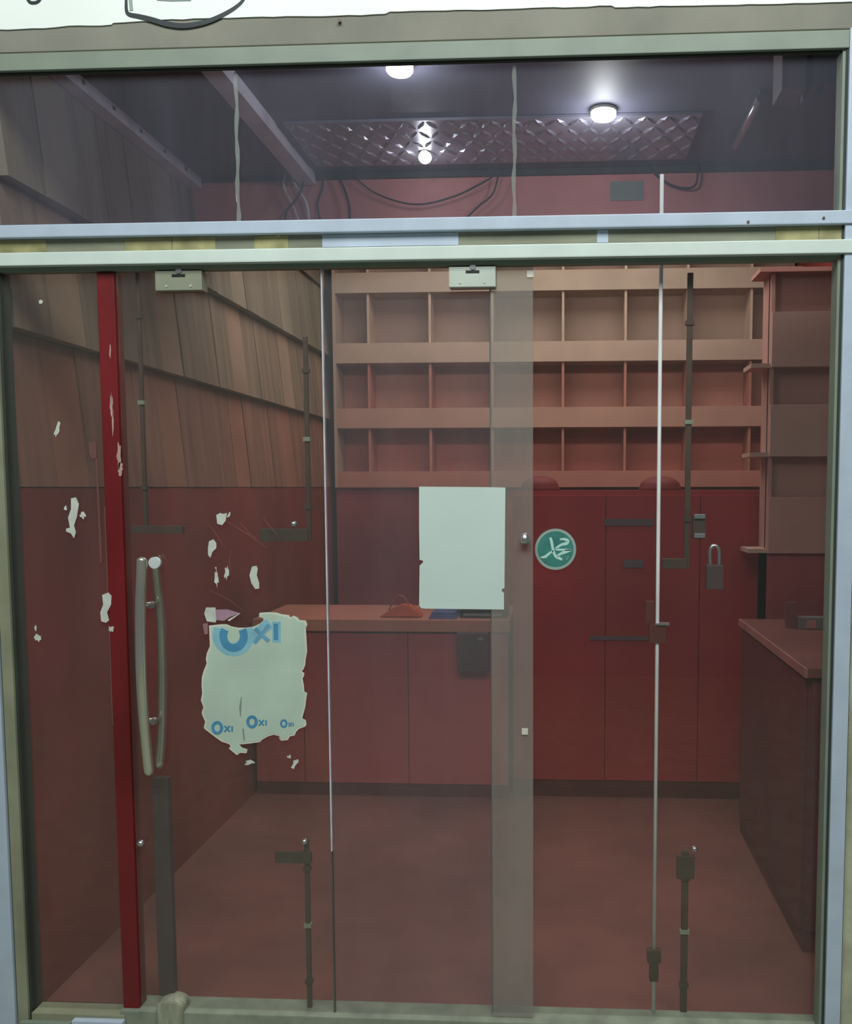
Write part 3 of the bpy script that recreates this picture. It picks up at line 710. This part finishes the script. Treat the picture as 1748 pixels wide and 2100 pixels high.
# latch pieces right of the rod
pl = thing('padlock', (P(1465, 1160, .05).x, .05, P(1465, 1205, .05).z), 'dark padlock with a pale shackle hanging on the inside of the right pane', 'padlock')
p, q = P(1448, 1158, .05), P(1482, 1208, .05)
obj('body', BX((p.x, .032, q.z), (q.x, .062, p.z), .004), DARKB, pl)
pts = [P(a, b, .047) for a, b in ((1457, 1160), (1457, 1128), (1466, 1119), (1475, 1128), (1475, 1160))]
obj('shackle', tube(bmesh.new(), spline(pts, 6), .0055, 8), STEEL, pl)
la = thing('latch', (P(1433, 1080, .05).x, .05, P(1433, 1108, .05).z), 'small latch with two pale ends right of the long drop bolt', 'latch')
p, q = P(1420, 1056, .05), P(1446, 1104, .05)
obj('body', BX((p.x, .030, q.z), (q.x, .056, p.z), .003), DARKM, la)
for b in (1058, 1097):
    p, q = P(1422, b - 4, .05), P(1444, b + 5, .05)
    obj('end_piece', BX((p.x, .024, q.z), (q.x, .030, p.z), .002), STEEL, la)

# ------------------------------------------------------------------ white sheet
YG = -.0055
sheet = [(860, 998), (1000, 999), (1037, 1000), (1036, 1100), (1035, 1206), (1030, 1208), (1029, 1212), (1034, 1216), (1034, 1250), (950, 1249), (872, 1248), (864, 1247), (860, 1241), (861, 1160), (868, 1153), (868, 1150), (861, 1148), (860, 1080)]
obj('notice_sheet', pix_prism(sheet, YG, .0016), PAPER, None, 'blank white sheet with nicked edges taped to the middle glass', 'notice')

# ------------------------------------------------------------------ torn notice
def z2(pts): return [(400 + a / 5.677, 1230 + b / 5.677) for a, b in pts]
torn = [(165, 300), (260, 290), (300, 285), (370, 285), (430, 312), (510, 325), (600, 325), (690, 310), (760, 275), (800, 240), (800, 195), (745, 180), (755, 150), (850, 145), (950, 148), (1010, 168), (1095, 178), (1110, 205), (1150, 185), (1195, 205), (1215, 235), (1290, 240), (1310, 285), (1292, 330), (1300, 470), (1308, 600), (1290, 690), (1285, 760), (1262, 815), (1245, 832), (1275, 855), (1270, 890), (1255, 915), (1268, 990), (1275, 1070), (1308, 1085), (1300, 1130), (1285, 1250), (1255, 1360), (1250, 1380), (1290, 1400), (1300, 1450), (1285, 1475), (1215, 1500), (1180, 1535), (1160, 1580), (1105, 1590), (1085, 1630), (1010, 1640), (985, 1625), (1015, 1605), (975, 1585), (920, 1570), (850, 1590), (780, 1630), (760, 1655), (620, 1675), (500, 1685), (520, 1715), (545, 1740), (610, 1760), (600, 1785), (530, 1780), (490, 1808), (455, 1780), (395, 1730), (420, 1705), (400, 1680), (310, 1650), (240, 1600), (180, 1555), (110, 1500), (105, 1480), (120, 1420), (85, 1340), (80, 1310), (100, 1250), (70, 1170), (85, 1090), (78, 1000), (82, 900), (105, 820), (138, 740), (128, 690), (140, 620), (175, 540), (170, 420)]
tn = thing('torn_notice', (P(522, 1500).x, YG, P(522, 1520).z), 'torn pale green notice with blue OXI lettering stuck on the door glass', 'notice')
obj('backing', pix_prism(z2(torn), YG, .0010), PAPERE, tn, 'white torn rim')
cxm, cym = 690, 950
inner = [(cxm + (a - cxm) * .965, cym + (b - cym) * .975) for a, b in torn]
obj('face', pix_prism(z2(inner), YG - .0010, .0006), PAPERT, tn)
YN = YG - .0016
def arc(cx, cy, rx, ry, a0, a1, n=20):
    o = []
    for k in range(n + 1):
        a = math.radians(a0 + (a1 - a0) * k / n); x, y = 400 + (cx + rx * math.cos(a)) / 5.677, 1230 + (cy - ry * math.sin(a)) / 5.677
        v = P(x, y, YN); o.append((v.x, v.z))
    return o
def zl(pts): return [(P(a, b, YN).x, P(a, b, YN).z) for a, b in z2(pts)]
u = 1 / 720 / 5.677
obj('letter_shade', ribbon(bmesh.new(), arc(445, 410, 165, 170, 155, 385), 160 * u, YN - .0003, YN), INKL, tn)
obj('letter_o', ribbon(bmesh.new(), arc(450, 420, 120, 140, 148, 392), 95 * u, YN - .0008, YN), INKB, tn)
obj('letter_shade', ribbon(bmesh.new(), zl([(660, 480), (800, 330), (870, 270)]), 130 * u, YN - .0004, YN), INKL, tn)
obj('letter_x', ribbon(bmesh.new(), zl([(690, 500), (760, 420), (860, 290)]), 45 * u, YN - .0008, YN), INKM, tn)
obj('letter_x', ribbon(bmesh.new(), zl([(700, 330), (770, 400), (860, 480)]), 45 * u, YN - .0012, YN - .0001), INKM, tn)
obj('letter_shade', ribbon(bmesh.new(), zl([(950, 255), (950, 495)]), 100 * u, YN - .0005, YN), INKL, tn)
obj('letter_i', ribbon(bmesh.new(), zl([(942, 278), (945, 470)]), 55 * u, YN - .0008, YN), INKB, tn)
for cx_, cy_, sc, tail in ((260, 1490, 1.0, (345, 1500)), (665, 1420, .95, (745, 1430)), (1035, 1440, .62, (1090, 1450))):
    obj('letter_o', ribbon(bmesh.new(), arc(cx_, cy_, 52 * sc, 62 * sc, 0, 360, 20), 38 * sc * u, YN - .0008, YN), INKB, tn)
    x, y = tail; h = 34 * sc
    obj('letter_x', ribbon(bmesh.new(), zl([(x, y - h), (x + 60 * sc, y + h)]), 20 * sc * u, YN - .0008, YN), INKB, tn)
    obj('letter_x', ribbon(bmesh.new(), zl([(x + 60 * sc, y - h), (x, y + h)]), 20 * sc * u, YN - .0012, YN - .0001), INKB, tn)
    obj('letter_i', ribbon(bmesh.new(), zl([(x + 88 * sc, y - h * .9), (x + 88 * sc, y + h)]), 20 * sc * u, YN - .0008, YN), INKB, tn)
obj('crease', ribbon(bmesh.new(), zl([(540, 1130), (528, 1250), (530, 1360)]), [8 * u, 26 * u, 10 * u], YN - .0004, YN), mat('crease_grey', (132, 146, 134), .8), tn)
obj('crease', ribbon(bmesh.new(), zl([(560, 1500), (575, 1640)]), 16 * u, YN - .0004, YN), MATS['crease_grey'], tn)
obj('scrap', pix_prism(z2([(130, 90), (240, 90), (250, 240), (240, 265), (140, 250), (110, 160)]), YG, .0012), RESID, tn, 'greyish white torn corner')
obj('scrap', pix_prism(z2([(245, 115), (380, 112), (520, 155), (400, 205), (340, 245), (250, 235)]), YG, .0012), PINK, tn, 'pink torn corner')
obj('scrap', pix_prism(z2([(380, 235), (530, 150), (520, 165), (400, 250)]), YG - .0012, .0006), RESID, tn)
obj('glue_smear', pix_prism(z2([(90, 280), (150, 270), (150, 400), (110, 400)]), YG, .0006), mat('smear', (150, 110, 112), .9), tn)

# ------------------------------------------------------------------ round green sticker
def zs(a, b): return (1080 + a * 120 / 1748, 1070 + b * 120 / 1748)
YK = .0205
c = P(*zs(870, 822), YK); r = 620 * 120 / 1748 / (F / (2.5 + YK))
sk = thing('round_sticker', (c.x, YK, c.z - r), 'round green sticker with white Arabic calligraphy and pale rim on right pane', 'sticker')
obj('disc', disc(bmesh.new(), (c.x, c.z), r * .97, YK - .0008, YK, 48), STKG, sk)
obj('rim', ribbon(bmesh.new(), [(c.x + r * .93 * math.cos(k * math.pi / 24), c.z + r * .93 * math.sin(k * math.pi / 24)) for k in range(49)], r * .13, YK - .0014, YK), STKR, sk)
def stroke(pts, wds):
    w_ = [P(*zs(a, b), YK) for a, b in pts]
    sp2 = spline([(v.x, v.z, 0) for v in w_], 6); n = len(sp2)
    ws = []
    for i in range(n):
        t = i / (n - 1) * (len(wds) - 1); j = min(int(t), len(wds) - 2); ws.append((wds[j] + (wds[j + 1] - wds[j]) * (t - j)) * 120 / 1748 / 714)
    obj('script_stroke', ribbon(bmesh.new(), [(v.x, v.y) for v in sp2], ws, YK - .0016, YK - .0008), STKW, sk)
stroke([(715, 470), (755, 610), (795, 830), (855, 1000), (940, 1070), (1070, 1130)], [70, 85, 75, 80, 95, 60])
stroke([(430, 1065), (560, 1045), (680, 950), (800, 870)], [40, 85, 70, 50])
stroke([(1000, 525), (1130, 520), (1230, 570), (1190, 650), (1060, 680), (950, 745), (900, 810), (990, 835), (1150, 835), (1350, 840)], [50, 75, 110, 95, 75, 70, 90, 60, 60, 40])
stroke([(1340, 850), (1180, 890), (1040, 950), (920, 1020)], [40, 110, 75, 60])
for a, b in ((1245, 1050), (1210, 1110)):
    v = P(*zs(a, b), YK); obj('dot', disc(bmesh.new(), (v.x, v.z), .0022, YK - .0014, YK, 10), STKR, sk)

# ------------------------------------------------------------------ scraps of paper and glue left on the glass
def scrap(shapes, label, Y=YG, m_=None):
    first = True
    if len(shapes) == 1:
        obj('paper_scrap', chip(shapes[0], Y), m_ or RESID, None, label, 'paper scrap'); return
    c_ = P(*shapes[0][0], Y)
    t = thing('paper_scrap', (c_.x, Y, c_.z), label, 'paper scrap')
    for s in shapes: obj('flake', chip(s, Y), m_ or RESID, t)
scrap([blob(117, 882, 8, 34, ang=.25)], 'thin curved white scrap, uppermost on the left pane')
scrap([[(146, 1022), (156, 1020), (162, 1034), (158, 1060), (152, 1078), (156, 1092), (152, 1104), (146, 1094), (136, 1090), (136, 1084), (144, 1082), (140, 1062), (146, 1044)], blob(170, 1057, 10, 12), blob(135, 1042, 5, 8)], 'large ragged white scrap with flakes in the middle of the left pane')
scrap([[(210, 1220), (222, 1215), (229, 1222), (228, 1240), (220, 1256), (224, 1272), (218, 1277), (208, 1274), (206, 1256), (212, 1240)], blob(228, 1290, 10, 12)], 'large ragged white scrap at the edge of the left pane by the handle', -.0125)
scrap([blob(77, 1308, 12, 14), blob(73, 1288, 4, 10)], 'small white scrap low on the left pane')
scrap([[(444, 1056), (452, 1052), (458, 1054), (466, 1052), (463, 1068), (456, 1077), (446, 1074)], blob(470, 1056, 5, 10, ang=.4)], 'white scrap shaped like a bracket, uppermost on the door glass')
scrap([[(429, 1110), (438, 1106), (444, 1114), (444, 1124), (436, 1132), (432, 1144), (427, 1138), (427, 1124)]], 'white drop shaped scrap left of centre on the door glass')
scrap([blob(444, 1186, 8, 34), blob(443, 1165, 3, 4)], 'slim white scrap, left one of the pair above the torn notice')
scrap([blob(465, 1174, 8, 24)], 'slim white scrap, right one of the pair above the torn notice')
scrap([[(517, 1162), (526, 1160), (529, 1166), (527, 1180), (532, 1196), (532, 1207), (524, 1208), (516, 1196), (512, 1180)]], 'long white scrap above the right half of the torn notice')
scrap([blob(514, 1563, 20, 9, ang=-.15)], 'small white flake below the middle of the torn notice')
scrap([[(602, 1560), (612, 1557), (613, 1562), (606, 1570), (603, 1577), (597, 1574), (602, 1566)], blob(594, 1552, 7, 7)], 'small hooked white flake below the right corner of the torn notice')
scrap([blob(84, 619, 8, 9, jag=.2)], 'tiny pale dot of glue high on the left pane')
scrap([[(183, 908), (197, 905), (198, 938), (190, 942), (184, 930)], [(196, 940), (200, 940), (210, 1150), (206, 1158)]], 'long pinkish streak along the left pane edge', YG, mat('streak_pink', (112, 74, 70), .9))  # dull pinkish streak at the pane edge

# fine scratches on the door glass
SCR = mat('scratch_pink', (128, 76, 72), .9)
for pts in (((424, 1070), (440, 1090), (462, 1124)), ((452, 1060), (500, 1090), (548, 1124)), ((492, 1070), (512, 1094), (530, 1108)), ((430, 1210), (470, 1230), (498, 1252)), ((474, 1130), (470, 1150), (476, 1180)), ((540, 1062), (556, 1082), (570, 1100))):
    v = [P(a, b, -.005) for a, b in pts]
    obj('scratch', ribbon(bmesh.new(), [(q.x, q.z) for q in v], [.0008, .0022, .0008], -.0056, -.005), SCR, d1)
